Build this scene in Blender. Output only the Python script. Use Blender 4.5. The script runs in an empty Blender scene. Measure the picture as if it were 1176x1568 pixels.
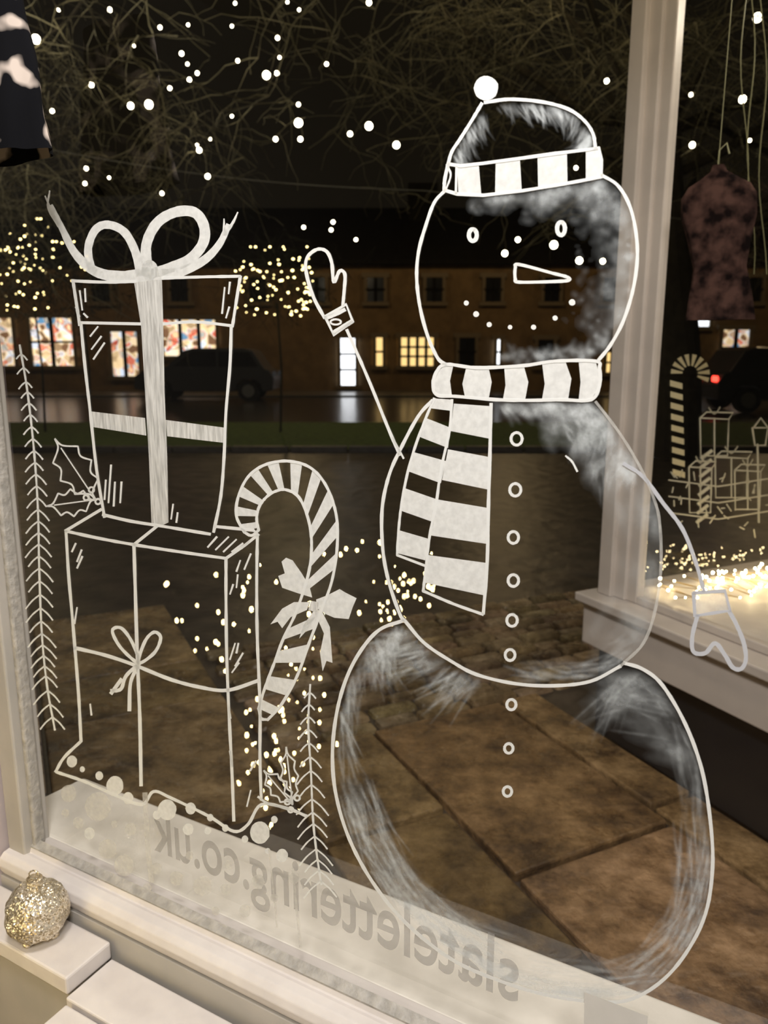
import bpy, math, random
import numpy as np
from mathutils import Vector, noise
random.seed(7); rng=np.random.RandomState(7)
S=bpy.context.scene
try: S.view_settings.view_transform='Standard'
except: pass

# ------------------------------------------------------------ geometry of the place
PITCH=math.radians(11.7); CP,SP=math.cos(PITCH),math.sin(PITCH)
EYE=Vector((0,0,1.5)); F=1178.0
def ray(x,y):
    X=(x-588)/F; Y=(784-y)/F
    return Vector((X, CP+Y*SP, -SP+Y*CP))
def hit(x,y,P,N):
    r=ray(x,y); return EYE+r*((P-EYE).dot(N)/r.dot(N))
def onz(x,y,z): return hit(x,y,Vector((0,0,z)),Vector((0,0,1)))
def ony(x,y,yy): return hit(x,y,Vector((0,yy,0)),Vector((0,1,0)))
A=math.radians(60.8)
U=Vector((math.sin(A),-math.cos(A),0)); N=Vector((math.cos(A),math.sin(A),0)); P0=Vector((0,1.0,0))
def G(s,w,z): return P0+U*s-N*w+Vector((0,0,z))       # our window: s along, w into the room
def glass(x,y,w=0.0): return hit(x,y,P0-N*w,N)
def gs(x,y): return (glass(x,y)-P0).dot(U)
SL=gs(57,1290); ZB=glass(57,1290).z; SR=0.95; ZT=2.75
C=onz(908,1115,0.0); B=math.radians(26)
D=Vector((math.sin(B),-math.cos(B),0)); E=Vector((math.cos(B),math.sin(B),0))
def O(k,m,z): return C+D*k+E*m+Vector((0,0,z))
def W(x,y,z): return Vector((x,y,z))

# ------------------------------------------------------------ materials
def mat(name): 
    m=bpy.data.materials.new(name); m.use_nodes=True
    nt=m.node_tree; nt.nodes.clear(); o=nt.nodes.new('ShaderNodeOutputMaterial'); return m,nt,o
def prin(name,col,rough=.6,metal=0,noise_s=None,col2=None,bump=0,detail=6,spec=.5,stretch=None,emis=None,es=0):
    m,nt,o=mat(name); b=nt.nodes.new('ShaderNodeBsdfPrincipled')
    b.inputs['Base Color'].default_value=(*col,1); b.inputs['Roughness'].default_value=rough; b.inputs['Metallic'].default_value=metal
    b.inputs['Specular IOR Level'].default_value=spec
    if emis: b.inputs['Emission Color'].default_value=(*emis,1); b.inputs['Emission Strength'].default_value=es
    if noise_s:
        tc=nt.nodes.new('ShaderNodeTexCoord'); n=nt.nodes.new('ShaderNodeTexNoise'); n.inputs['Scale'].default_value=noise_s; n.inputs['Detail'].default_value=detail
        mp=nt.nodes.new('ShaderNodeMapping'); nt.links.new(tc.outputs['Object'],mp.inputs[0]); nt.links.new(mp.outputs[0],n.inputs['Vector'])
        if stretch: mp.inputs['Scale'].default_value=stretch
        if col2:
            r=nt.nodes.new('ShaderNodeValToRGB'); r.color_ramp.elements[0].position=.35; r.color_ramp.elements[1].position=.65
            r.color_ramp.elements[0].color=(*col,1); r.color_ramp.elements[1].color=(*col2,1)
            nt.links.new(n.outputs['Fac'],r.inputs[0]); nt.links.new(r.outputs[0],b.inputs['Base Color'])
        if bump:
            bp=nt.nodes.new('ShaderNodeBump'); bp.inputs['Strength'].default_value=bump; bp.inputs['Distance'].default_value=.02
            nt.links.new(n.outputs['Fac'],bp.inputs['Height']); nt.links.new(bp.outputs[0],b.inputs['Normal'])
    nt.links.new(b.outputs[0],o.inputs[0]); return m
def emit(name,col,st):
    m,nt,o=mat(name); e=nt.nodes.new('ShaderNodeEmission'); e.inputs[0].default_value=(*col,1); e.inputs[1].default_value=st
    nt.links.new(e.outputs[0],o.inputs[0]); return m
def glassmat(name,refl=.09,tint=(1,1,1)):
    m,nt,o=mat(name); t=nt.nodes.new('ShaderNodeBsdfTransparent'); t.inputs[0].default_value=(*tint,1)
    g=nt.nodes.new('ShaderNodeBsdfGlossy'); g.inputs['Roughness'].default_value=0.0
    mx=nt.nodes.new('ShaderNodeMixShader'); mx.inputs[0].default_value=refl
    nt.links.new(t.outputs[0],mx.inputs[1]); nt.links.new(g.outputs[0],mx.inputs[2]); nt.links.new(mx.outputs[0],o.inputs[0]); return m
def paint(name,col=(.84,.85,.84),alpha=1.0,lo=1.0,scale=300,attr=None,stretch=(1,1,1),transl=.25):
    m,nt,o=mat(name)
    d=nt.nodes.new('ShaderNodeBsdfDiffuse'); d.inputs[0].default_value=(*col,1)
    tl=nt.nodes.new('ShaderNodeBsdfTranslucent'); tl.inputs[0].default_value=(*col,1)
    mm=nt.nodes.new('ShaderNodeMixShader'); mm.inputs[0].default_value=transl
    nt.links.new(d.outputs[0],mm.inputs[1]); nt.links.new(tl.outputs[0],mm.inputs[2])
    t=nt.nodes.new('ShaderNodeBsdfTransparent'); mx=nt.nodes.new('ShaderNodeMixShader')
    tc=nt.nodes.new('ShaderNodeTexCoord'); mp=nt.nodes.new('ShaderNodeMapping'); mp.inputs['Scale'].default_value=stretch
    n=nt.nodes.new('ShaderNodeTexNoise'); n.inputs['Scale'].default_value=scale; n.inputs['Detail'].default_value=4
    nt.links.new(tc.outputs['Object'],mp.inputs[0]); nt.links.new(mp.outputs[0],n.inputs['Vector'])
    mr=nt.nodes.new('ShaderNodeMapRange'); mr.inputs[1].default_value=.35; mr.inputs[2].default_value=.65; mr.inputs[3].default_value=lo; mr.inputs[4].default_value=alpha
    nt.links.new(n.outputs['Fac'],mr.inputs[0]); fac=mr.outputs[0]
    if attr:
        a=nt.nodes.new('ShaderNodeAttribute'); a.attribute_name=attr
        mu=nt.nodes.new('ShaderNodeMath'); mu.operation='MULTIPLY'; nt.links.new(fac,mu.inputs[0]); nt.links.new(a.outputs['Fac'],mu.inputs[1]); fac=mu.outputs[0]
    nt.links.new(fac,mx.inputs[0]); nt.links.new(t.outputs[0],mx.inputs[1]); nt.links.new(mm.outputs[0],mx.inputs[2]); nt.links.new(mx.outputs[0],o.inputs[0]); return m

M_line=paint('chalk_pen_white')
M_fill=paint('chalk_fill',alpha=1.0,lo=.86,scale=120)
M_rib=paint('chalk_streaky',col=(.80,.80,.78),alpha=1.0,lo=.6,scale=60,stretch=(4,4,.4))
M_smear=paint('chalk_smear',col=(.74,.79,.82),alpha=1.0,lo=.60,scale=90,attr='paint_amount',transl=.3)
M_grey=paint('chalk_grey',col=(.55,.56,.60))
M_letter=paint('vinyl_letter',col=(.36,.35,.34),alpha=.62,lo=.5,scale=50)
M_shape=paint('chalk_faint',col=(.7,.69,.66),alpha=.6,lo=.4,scale=80)
M_glass=glassmat('window_glass',.09)
M_glass2=glassmat('window_glass_far',.06,(.93,.93,.93))
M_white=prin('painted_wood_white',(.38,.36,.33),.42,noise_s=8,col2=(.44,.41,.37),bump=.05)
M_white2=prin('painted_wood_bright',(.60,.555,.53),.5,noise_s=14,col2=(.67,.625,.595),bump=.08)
M_osill=prin('outer_sill_paint',(.62,.585,.52),.6,noise_s=9,col2=(.78,.74,.67),bump=.1)
M_putty=prin('old_putty',(.30,.285,.26),.6,noise_s=60,col2=(.42,.395,.36),bump=.3)
M_lilac=prin('lilac_paint',(.42,.36,.37),.6,noise_s=5,col2=(.47,.41,.41))
M_taupe=prin('painted_frame_taupe',(.56,.50,.45),.35,noise_s=6,col2=(.64,.57,.51),bump=.04)
M_black=prin('dark_stall_riser',(.008,.009,.011),.5,noise_s=6,col2=(.014,.014,.016))

# ------------------------------------------------------------ mesh builder
class MB:
    def __init__(s): s.v=[];s.f=[];s.m=[];s.mats=[]
    def mi(s,m):
        if m not in s.mats: s.mats.append(m)
        return s.mats.index(m)
    def add(s,vs,fs,m):
        o=len(s.v); s.v+= [tuple(v) for v in vs]; i=s.mi(m)
        for f in fs: s.f.append([o+a for a in f]); s.m.append(i)
    def box(s,Fn,a0,a1,b0,b1,c0,c1,m,jit=0):
        vs=[Fn(a,b,c) for c in (c0,c1) for b in (b0,b1) for a in (a0,a1)]
        s.add(vs,[(0,2,3,1),(4,5,7,6),(0,1,5,4),(2,6,7,3),(0,4,6,2),(1,3,7,5)],m)
    def extr(s,Fn,prof,a0,a1,m):   # prof list of (b,c)
        n=len(prof); vs=[Fn(a0,b,c) for b,c in prof]+[Fn(a1,b,c) for b,c in prof]
        s.add(vs,[(i,(i+1)%n,n+(i+1)%n,n+i) for i in range(n)]+[tuple(range(n))[::-1],tuple(range(n,2*n))],m)
    def ball(s,c,r,m,seg=8,ring=5,sx=1,sy=1,sz=1):
        vs=[];fs=[]
        for i in range(ring+1):
            t=math.pi*i/ring
            for j in range(seg):
                a=2*math.pi*j/seg; vs.append(Vector(c)+Vector((r*sx*math.sin(t)*math.cos(a),r*sy*math.sin(t)*math.sin(a),r*sz*math.cos(t))))
        for i in range(ring):
            for j in range(seg): fs.append((i*seg+j,i*seg+(j+1)%seg,(i+1)*seg+(j+1)%seg,(i+1)*seg+j))
        s.add(vs,fs,m)
    def tube(s,pts,r,m,seg=4,r2=None):
        pts=[Vector(p) for p in pts]; n=len(pts); vs=[];fs=[]
        for i,p in enumerate(pts):
            t=(pts[min(i+1,n-1)]-pts[max(i-1,0)])
            if t.length<1e-9: t=Vector((0,0,1))
            t.normalize(); a=t.cross(Vector((.13,.31,.94))); a.normalize(); b=t.cross(a)
            rr=r if r2 is None else r+(r2-r)*i/(n-1)
            for j in range(seg):
                q=2*math.pi*j/seg; vs.append(p+a*rr*math.cos(q)+b*rr*math.sin(q))
        for i in range(n-1):
            for j in range(seg): fs.append((i*seg+j,i*seg+(j+1)%seg,(i+1)*seg+(j+1)%seg,(i+1)*seg+j))
        s.add(vs,fs,m)
    def build(s,name,parent=None,smooth=False,bevel=0):
        me=bpy.data.meshes.new(name); me.from_pydata(s.v,[],s.f); 
        for m in s.mats: me.materials.append(m)
        me.polygons.foreach_set('material_index',s.m)
        if smooth: me.polygons.foreach_set('use_smooth',[True]*len(me.polygons))
        me.update(); ob=bpy.data.objects.new(name,me); S.collection.objects.link(ob)
        if parent: ob.parent=parent
        if bevel:
            b=ob.modifiers.new('bevel','BEVEL'); b.width=bevel; b.segments=2; b.limit_method='ANGLE'
        return ob
def empty(name):
    e=bpy.data.objects.new(name,None); S.collection.objects.link(e); return e

# ------------------------------------------------------------ drawing tools (strokes lie on the pane)
def smooth(pts,sub=6):
    if len(pts)<3: return [Vector(p) for p in pts]
    P=[Vector(p) for p in pts]; closed=(P[0]-P[-1]).length<.5; out=[]
    n=len(P)
    for i in range(n-1):
        a=P[i-1] if i>0 else (P[-2] if closed else P[0]*2-P[1]); b=P[i]; c=P[i+1]
        d=P[i+2] if i+2<n else (P[1] if closed else P[-1]*2-P[-2])
        for j in range(sub):
            t=j/sub; out.append(.5*((2*b)+(c-a)*t+(2*a-5*b+4*c-d)*t*t+(3*b-a-3*c+d)*t**3))
    out.append(P[-1]); return out
GLS=lambda x,y:glass(x,y,.0012)
GLF=lambda x,y:glass(x,y,.0008)
def strip(mb,pts,w,m=None,proj=None,curve=True,taper=False,w1=None,wob=.55):
    m=m or M_line; proj=proj or GLS
    P=smooth(pts) if curve else [Vector(p) for p in pts]
    if not curve and len(P)>1:
        Q=[]
        for a,b in zip(P[:-1],P[1:]):
            k=max(1,int((b-a).length/25)); Q+=[a.lerp(b,i/k) for i in range(k)]
        Q.append(P[-1]); P=Q
    n=len(P); vs=[];fs=[]
    for i,p in enumerate(P):
        t=P[min(i+1,n-1)]-P[max(i-1,0)]
        if t.length<1e-6: t=Vector((1,0))
        t.normalize(); q=Vector((-t.y,t.x)); f=i/max(1,n-1)
        ww=w if w1 is None else w+(w1-w)*f
        ww=ww*.5+random.uniform(-wob,wob)*.5
        if i==0: p=p-t*ww*.4
        if i==n-1: p=p+t*ww*.4
        vs+= [proj(*(p+q*ww)),proj(*(p-q*ww))]
    for i in range(n-1): fs.append((2*i,2*i+1,2*i+3,2*i+2))
    mb.add(vs,fs,m)
def poly(mb,pts,m=None,proj=None):
    m=m or M_fill; proj=proj or GLF
    mb.add([proj(*p) for p in pts],[tuple(range(len(pts)))],m)
def disc(mb,x,y,r,m=None,ry=None,proj=None,n=18):
    ry=ry or r; poly(mb,[(x+r*math.cos(2*math.pi*i/n)*random.uniform(.95,1.05),y+ry*math.sin(2*math.pi*i/n)) for i in range(n)],m,proj)
def ring(mb,x,y,r,w,ry=None,proj=None):
    ry=ry or r; strip(mb,[(x+r*math.cos(a),y+ry*math.sin(a)) for a in np.linspace(-1.2,5.083,13)],w,proj=proj)

# ================= SNOWMAN
snow=empty('snowman_drawing')
mb=MB(); LW=5.2
HAT_L=[(738,158),(722,185),(705,212),(692,232),(686,252),(681,275),(680,291)]
HAT_T=[(742,157),(780,152),(830,156),(870,167),(895,185),(908,205),(912,228)]
HEAD_L=[(681,292),(665,310),(652,345),(641,385),(638,425),(643,470),(655,515),(670,548),(682,558)]
HEAD_R=[(921,268),(945,283),(962,310),(972,345),(976,390),(970,440),(955,490),(935,528),(916,552)]
MID_L=[(662,613),(640,638),(612,690),(595,730),(585,780),(586,840),(595,890),(612,940),(622,953),(650,985),(690,1012),(730,1033),(790,1047),(850,1050),(905,1043),(950,1020)]
MID_R=[(950,1020),(985,985),(1003,935),(1012,870),(1010,800),(1000,760),(980,715),(950,665),(912,615)]
BOT=[(618,950),(580,965),(550,1000),(528,1045),(514,1100),(509,1160),(515,1220),(535,1285),(570,1350),(620,1412),(690,1468),(760,1500),(830,1522),(900,1533),(960,1532),(1010,1505),(1050,1460),(1080,1400),(1091,1330),(1088,1260),(1075,1180),(1050,1110),(1015,1050),(985,1025),(955,1015)]
disc(mb,744,135,19,M_line); strip(mb,HAT_L,LW); strip(mb,HAT_T,LW)
strip(mb,[(686,251),(705,254),(740,250),(800,242),(850,235),(900,229),(917,226),(921,245),(921,271),(850,284),(800,292),(740,299),(700,297),(680,291)],LW,curve=False)
for q in ([(700,254),(733,251),(737,299),(702,298)],[(759,249),(796,243),(799,293),(758,297)],[(823,239),(868,234),(869,281),(824,288)],[(897,230),(917,226),(921,270),(897,275)]): poly(mb,q)
strip(mb,[(699,255),(698,297)],3.5);strip(mb,[(684,252),(690,268),(683,290)],3)
strip(mb,HEAD_L,LW); strip(mb,HEAD_R,LW)
ring(mb,724,360,6,6.5,ry=9); ring(mb,859,350,6,6.5,ry=10)
strip(mb,[(795,405),(845,418),(868,424),(871,429),(850,431),(795,432),(789,427),(789,410),(795,405)],5)
for x,y,r in [(714,464,4),(729,481,4.5),(749,497,4),(781,501,3.5),(817,501,4),(850,487,4),(876,463,5)]: disc(mb,x,y,r,M_line)
# scarf
strip(mb,[(683,558),(730,563),(800,560),(850,553),(912,553),(918,565),(918,590),(905,612),(860,612),(810,613),(760,612),(700,607),(670,605),(663,590),(668,570),(683,558)],LW)
for q in ([(683,558),(694,560),(689,583),(692,606),(670,605),(663,588),(668,570)],[(714,562),(748,563),(753,585),(748,612),(712,608),(708,588)],[(772,561),(802,560),(809,585),(804,613),(770,612),(774,590)],[(830,556),(866,554),(875,580),(870,611),(830,611),(834,588)],[(886,553),(912,553),(918,575),(918,592),(905,612),(886,612),(889,585)],
  [(664,610),(692,612),(690,629),(658,625)],[(652,640),(690,655),(686,686),(640,668)],[(632,692),(683,706),(675,740),(626,722)],[(621,748),(670,765),(662,799),(614,782)],[(611,812),(656,825),(651,858),(608,847)],
  [(695,618),(752,622),(751,672),(690,660)],[(686,688),(750,700),(749,750),(677,735)],[(671,765),(748,778),(747,833),(660,820)],[(656,850),(745,862),(743,912),(649,892)]): poly(mb,q)
strip(mb,[(665,610),(652,640),(637,680),(625,720),(615,770),(610,815),(608,850)],3.9)
strip(mb,[(608,850),(650,866)],3.9)
strip(mb,[(752,618),(750,700),(748,770),(746,860),(740,940)],LW)
strip(mb,[(740,941),(695,925),(648,905)],4.4)
strip(mb,[(692,612),(688,660),(675,720),(668,770),(658,820),(652,870),(648,905)],4.2)
# body
strip(mb,MID_L,LW); strip(mb,MID_R,4.5,M_shape)
for i,(x,y,r) in enumerate([(791,672,8.5),(789,750,8.5),(786,823,8),(786,889,8),(784,950,8),(781,1003,7.5),(783,1079,7),(779,1146,6.5),(777,1212,6.5)]): ring(mb,x,y,r,4.4,ry=r*1.12)
strip(mb,[(866,698),(876,707),(884,722)],3)
strip(mb,BOT,LW+.3)
# arms
strip(mb,[(612,697),(592,650),(572,600),(553,555),(531,505)],4.8); strip(mb,[(601,670),(618,702)],3)
strip(mb,[(497,487),(480,455),(469,418),(470,395),(485,382),(500,385),(508,403),(511,432),(520,415),(528,420),(527,445),(525,467)],LW)
strip(mb,[(498,485),(530,466),(540,492),(511,513),(498,485)],LW,curve=False)
strip(mb,[(498,487),(512,482),(528,474)],6);strip(mb,[(510,510),(526,500),(539,492)],7);ring(mb,514,493,8,3,ry=4)
strip(mb,[(955,710),(985,730),(1015,770),(1045,810),(1065,860),(1078,905)],6,M_grey)
poly(mb,[(1062,908),(1110,905),(1118,935),(1064,943)],M_shape)
strip(mb,[(1062,908),(1110,905),(1118,935),(1064,943),(1062,908)],6,M_grey,curve=False)
strip(mb,[(1068,942),(1060,975),(1062,998),(1080,1000),(1095,985),(1110,1003),(1122,1022),(1135,1024),(1142,1010),(1139,985),(1128,957),(1117,937)],6.5,M_grey)
mb.build('outline',snow)

# smears as a density field on the pane
X0,X1,Y0,Y1,ST=500,1104,146,1546,1.6
nx=int((X1-X0)/ST)+1; ny=int((Y1-Y0)/ST)+1
def newf(): return np.zeros((ny,nx))
fld=newf(); YY,XX=np.mgrid[0:ny,0:nx]; XX=X0+XX*ST; YY=Y0+YY*ST
def pmask(pts):
    P=[tuple(p) for p in smooth(pts,5)]; ins=np.zeros((ny,nx),bool); n=len(P)
    for i in range(n):
        x1,y1=P[i]; x2,y2=P[(i+1)%n]
        if y1==y2: continue
        c=((y1>YY)!=(y2>YY))&(XX<(x2-x1)*(YY-y1)/(y2-y1)+x1); ins^=c
    return ins
MK_HAT=pmask(HAT_T+[(917,226),(850,235),(800,242),(740,250),(686,251)]+HAT_L[3::-1])
MK_HEAD=pmask(HEAD_R+[(850,553),(800,560),(730,563)]+HEAD_L[::-1]+[(740,299),(800,292),(850,284)])
MK_MID=pmask(MID_L+MID_R[1:]+[(860,612),(760,612)])
MK_BOT=pmask(BOT+[(905,1043),(850,1050),(790,1047),(730,1033),(690,1012),(650,985)])
def splat(x,y,r,a):
    i=(x-X0)/ST; j=(y-Y0)/ST; R=max(2,int(r*2.2/ST)+1)
    i0=max(0,int(i)-R); i1=min(nx,int(i)+R+2); j0=max(0,int(j)-R); j1=min(ny,int(j)+R+2)
    if i0>=i1 or j0>=j1: return
    jj,ii=np.mgrid[j0:j1,i0:i1]; g=np.exp(-(((ii-i)**2+(jj-j)**2)*ST*ST)/(r*r))
    cur[j0:j1,i0:i1]=1-(1-cur[j0:j1,i0:i1])*(1-a*g)
def brush(x,y,ang,L,r,a,curl=0):
    k=int(L/(r*1.0))+1
    for q in range(k+1):
        f=q/max(1,k); splat(x,y,r*(1-.3*f),a*(math.sin(math.pi*(.10+.86*f))**.8)); x+=math.cos(ang)*L/k; y+=math.sin(ang)*L/k; ang+=curl/k
# angr: 0 = along the outline, + = turning inward
def band(path,n,depth,angr,L,r,a,side,fade=1.0,pw=1.6,off=2):
    P=smooth(path,10); ph=random.uniform(0,6)
    for _ in range(n):
        i=random.uniform(0,len(P)-1.01); b=int(i); p=P[b].lerp(P[b+1],i-b); t=(P[b+1]-P[b]).normalized(); q=Vector((-t.y,t.x))*side
        dd=random.random()**pw
        g=.62+.38*math.sin(i*.55+ph+dd*4)
        st=p+q*(off+dd*depth); ang=random.uniform(*angr); v=t*math.cos(ang)+q*math.sin(ang)
        brush(st.x,st.y,math.atan2(v.y,v.x),random.uniform(*L),random.uniform(*r),a*g*random.uniform(.3,1.25)*(1-fade*.8*dd),random.uniform(-.12,.12))
def commit(mask):
    global fld,cur
    fld=np.maximum(fld,cur*mask); cur=newf()
cur=newf()
# hat
band([(760,158),(830,160),(875,172),(904,205),(908,225)],130,12,(.7,1.4),(12,38),(1.5,2.4),.38,1)
band([(760,158),(830,160),(875,172),(904,205),(908,225)],40,8,(.3,1.0),(10,22),(4,6),.22,1)
band([(736,168),(705,215),(692,242)],90,10,(.5,1.2),(10,38),(1.4,2.4),.30,-1)
commit(MK_HAT)
# head
band([(720,304),(800,298),(860,290),(925,278)],190,22,(0,6.2),(4,12),(4,9),.16,1)
band([(800,300),(860,292),(925,280)],120,40,(0,6.2),(4,12),(4,9),.14,1)
band([(890,285),(940,295),(963,340),(968,400),(955,470),(925,530)],300,55,(0,6.2),(5,16),(5,12),.11,1,fade=1.1)
band([(940,295),(963,340),(968,400),(955,470),(925,530)],120,80,(0,6.2),(3,10),(3,7),.12,1,fade=.7,pw=1)
band([(935,522),(900,545),(850,550),(780,553)],110,14,(0,6.2),(6,18),(3,6),.20,1)
commit(MK_HEAD)
# middle
band([(765,618),(830,616),(900,616)],160,18,(0,1.3),(8,22),(3,6),.26,1)
band([(830,616),(912,622),(950,672),(978,718)],380,66,(.2,1.1),(12,34),(5,10),.12,1,fade=.9,pw=1.2)
band([(860,618),(912,622),(950,672),(978,718)],170,60,(.3,1.2),(14,40),(1.8,3.2),.22,1,fade=.8,pw=1.2)
band([(978,718),(1000,770),(1008,860),(998,935),(975,990)],220,75,(-.3,.3),(24,60),(6,11),.045,1)
band([(985,985),(945,1020),(890,1042),(820,1046)],100,28,(0,.5),(24,60),(1.8,3.5),.17,1)
commit(MK_MID)
# bottom
band([(740,1040),(690,1018),(650,988),(618,958),(580,972),(552,1005)],170,20,(.75,1.45),(30,85),(1.6,3.0),.24,-1,.4)
band([(740,1040),(690,1018),(650,988),(618,958),(580,972),(552,1005)],40,12,(.7,1.3),(25,55),(5,8),.10,-1,.4)
band([(560,990),(535,1040),(520,1090),(514,1150)],80,18,(.05,.6),(30,80),(1.6,3),.17,-1,.4)
band([(514,1190),(525,1245),(550,1305),(590,1368),(640,1420),(700,1465)],230,54,(-.05,.3),(60,130),(1.5,3.0),.22,-1,.5,pw=1.1)
band([(560,1320),(590,1368),(640,1420),(700,1465)],70,48,(0,.25),(60,120),(2.5,4.5),.20,-1,.4,pw=1.1)
band([(690,1465),(760,1498),(840,1522),(900,1530)],90,16,(0,.25),(40,90),(1.6,3),.26,-1,.4)
band([(790,1512),(880,1530),(960,1528),(1015,1495),(1055,1450),(1080,1390),(1088,1320)],190,55,(-.05,.35),(50,110),(1.5,3.2),.22,-1,.5,pw=1.1)
band([(1088,1330),(1085,1250),(1065,1160),(1035,1090),(985,1030)],80,34,(2.9,3.14),(50,110),(2,4),.08,-1,.6)
band([(1070,1170),(1040,1090),(1010,1048),(975,1025),(930,1035)],110,45,(.4,1.1),(40,110),(5,10),.055,-1,.5)
band([(1050,1120),(1025,1065),(985,1030),(940,1035)],50,40,(.5,1.1),(50,110),(1.6,3),.10,-1,.5)
commit(MK_BOT)
idx=-np.ones((ny,nx),int); vs=[];dens=[];fs=[]
keep=fld>.012
face=keep[:-1,:-1]|keep[1:,:-1]|keep[:-1,1:]|keep[1:,1:]
for j in range(ny-1):
    for i in np.nonzero(face[j])[0]:
        q=[]
        for (jj,ii) in ((j,i),(j,i+1),(j+1,i+1),(j+1,i)):
            if idx[jj,ii]<0:
                idx[jj,ii]=len(vs); vs.append(tuple(glass(X0+ii*ST,Y0+jj*ST,.0004))); dens.append(float(min(.88,fld[jj,ii])))
            q.append(int(idx[jj,ii]))
        fs.append(q)
me=bpy.data.meshes.new('smeared_paint'); me.from_pydata(vs,[],fs); me.materials.append(M_smear)
at=me.attributes.new('paint_amount','FLOAT_COLOR','POINT'); at.data.foreach_set('color',[c for d in dens for c in (d,d,d,1.0)])
me.update()
ob=bpy.data.objects.new('smeared_paint',me); S.collection.objects.link(ob); ob.parent=snow

# ================= GIFT BOXES
gift=empty('gift_boxes_drawing'); mb=MB(); W4=4.7
strip(mb,[(110,430),(160,432),(207,431)],W4);strip(mb,[(248,426),(310,424),(368,423)],W4)
strip(mb,[(112,432),(117,465),(122,498)],W4);strip(mb,[(122,494),(215,496)],W4);strip(mb,[(250,496),(300,493),(357,499)],W4);strip(mb,[(368,423),(362,460),(356,499)],W4)
strip(mb,[(124,497),(130,560),(138,630),(148,720),(160,792)],W4);strip(mb,[(354,500),(352,560),(346,630),(343,700),(338,760),(327,815)],W4)
strip(mb,[(157,788),(200,798),(250,806),(322,818)],W4)
poly(mb,[(205,430),(248,428),(250,500),(252,600),(256,700),(258,800),(245,806),(232,803),(228,700),(222,600),(216,500)],M_rib)
poly(mb,[(140,630),(222,640),(224,667),(143,654)],M_rib);poly(mb,[(254,643),(345,655),(342,678),(256,668)],M_rib)
strip(mb,[(215,420),(207,385),(190,355),(165,344),(146,352),(135,380),(140,410),(152,420)],13,M_fill,GLF,w1=12)
strip(mb,[(226,412),(224,375),(240,342),(268,325),(297,325),(312,345),(311,372),(290,397),(255,412),(235,418)],16,M_fill,GLF)
strip(mb,[(225,420),(185,424),(145,415),(115,388),(95,350),(78,315)],21,M_fill,GLF,w1=7)
strip(mb,[(90,345),(74,318),(76,292)],6,M_fill,GLF,w1=2);strip(mb,[(84,335),(69,300)],5,M_fill,GLF,w1=2)
strip(mb,[(232,420),(270,418),(310,400),(335,375),(350,345)],18,M_fill,GLF,w1=9)
strip(mb,[(345,358),(357,340),(364,325)],6,M_fill,GLF,w1=2);strip(mb,[(343,360),(343,335)],5,M_fill,GLF,w1=2)
disc(mb,229,414,13,M_fill,ry=16)
for a in [((122,445),(126,475)),((130,442),(131,462)),((116,470),(122,485)),((128,480),(134,486)),((344,440),(340,480)),((352,432),(350,450)),((346,487),(351,470)),((162,735),(160,765)),((170,712),(166,770)),((176,738),(174,775)),((186,738),(184,770)),((265,772),(262,795)),((272,785),(270,800)),((140,535),(155,515)),((143,550),(160,525)),((138,515),(150,500)),((118,860),(125,842)),((110,845),(116,832)),((118,930),(114,955)),((118,870),(126,852)),((352,910),(357,895)),((352,1010),(360,985)),((360,1020),(372,1000)),((355,1030),(366,1015)),((365,985),(362,1000)),((378,1235),(384,1210)),((383,1180),(392,1165)),((362,875),(368,858)),((374,872),(384,848)),((318,838),(332,822)),((330,842),(350,822)),((342,845),(362,826)),((355,845),(372,832)),((370,840),(382,828)),((350,1080),(353,1100)),((364,880),(362,900)),((138,1078),(140,1095)),((352,1150),(356,1175))]: strip(mb,a,2.8)
# lower box
strip(mb,[(100,813),(155,780)],W4);strip(mb,[(100,813),(150,824),(205,834),(275,845),(346,855)],W4);strip(mb,[(346,855),(375,835),(396,818),(388,812),(328,806)],W4,curve=False);strip(mb,[(205,834),(240,806)],W4)
strip(mb,[(101,813),(105,880),(112,960),(120,1060),(124,1135)],W4);strip(mb,[(205,834),(207,900),(210,1000),(214,1100),(216,1203)],5.2);strip(mb,[(346,855),(346,920),(347,1000),(350,1080),(355,1180),(358,1257)],W4);strip(mb,[(394,820),(393,900),(394,980),(398,1080),(398,1160),(400,1225)],W4)
strip(mb,[(114,992),(160,1003),(205,1018),(260,1040),(305,1052),(348,1057),(396,1042)],5.5)
for q in ([(212,1015),(185,992),(172,966),(186,962),(203,985),(212,1015)],[(212,1015),(222,982),(236,968),(246,977),(236,1000),(212,1015)]): strip(mb,q,5)
strip(mb,[(212,1017),(193,1035),(185,1055),(170,1058)],5.5);strip(mb,[(213,1017),(200,1045),(198,1088)],5.5);strip(mb,[(186,1040),(170,1062)],5.5)
# snow bank line
strip(mb,[(85,1182),(98,1160),(124,1135)],W4);strip(mb,[(86,1182),(130,1197),(175,1217),(217,1232),(235,1212),(262,1222),(320,1250),(358,1273),(380,1262),(400,1232),(440,1238),(470,1250)],W4)
strip(mb,[(395,1220),(410,1230),(440,1238)],3.5)
for x,y,r in [(110,1166,8),(126,1178,4),(176,1203,13),(196,1222,8),(152,1188,6),(256,1240,14),(292,1238,8),(322,1252,5),(288,1270,8),(398,1275,15),(432,1310,9),(420,1255,5),(137,1276,8),(345,1268,5),(410,1303,4),(240,1248,6),(318,1272,5),(375,1285,5)]: disc(mb,x,y,r,M_fill,ry=r*1.15)
for x,y,r in [(165,1300,14),(190,1325,15),(150,1235,20),(105,1215,12),(310,1357,14),(345,1362,8),(270,1345,10),(240,1330,8),(375,1395,9),(450,1345,8),(120,1260,8),(200,1270,9),(225,1360,7),(290,1310,6),(350,1325,7),(395,1350,10),(420,1375,6),(330,1395,6),(100,1245,6),(175,1262,5)]: disc(mb,x,y,r,M_shape,ry=r*1.1)
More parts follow.
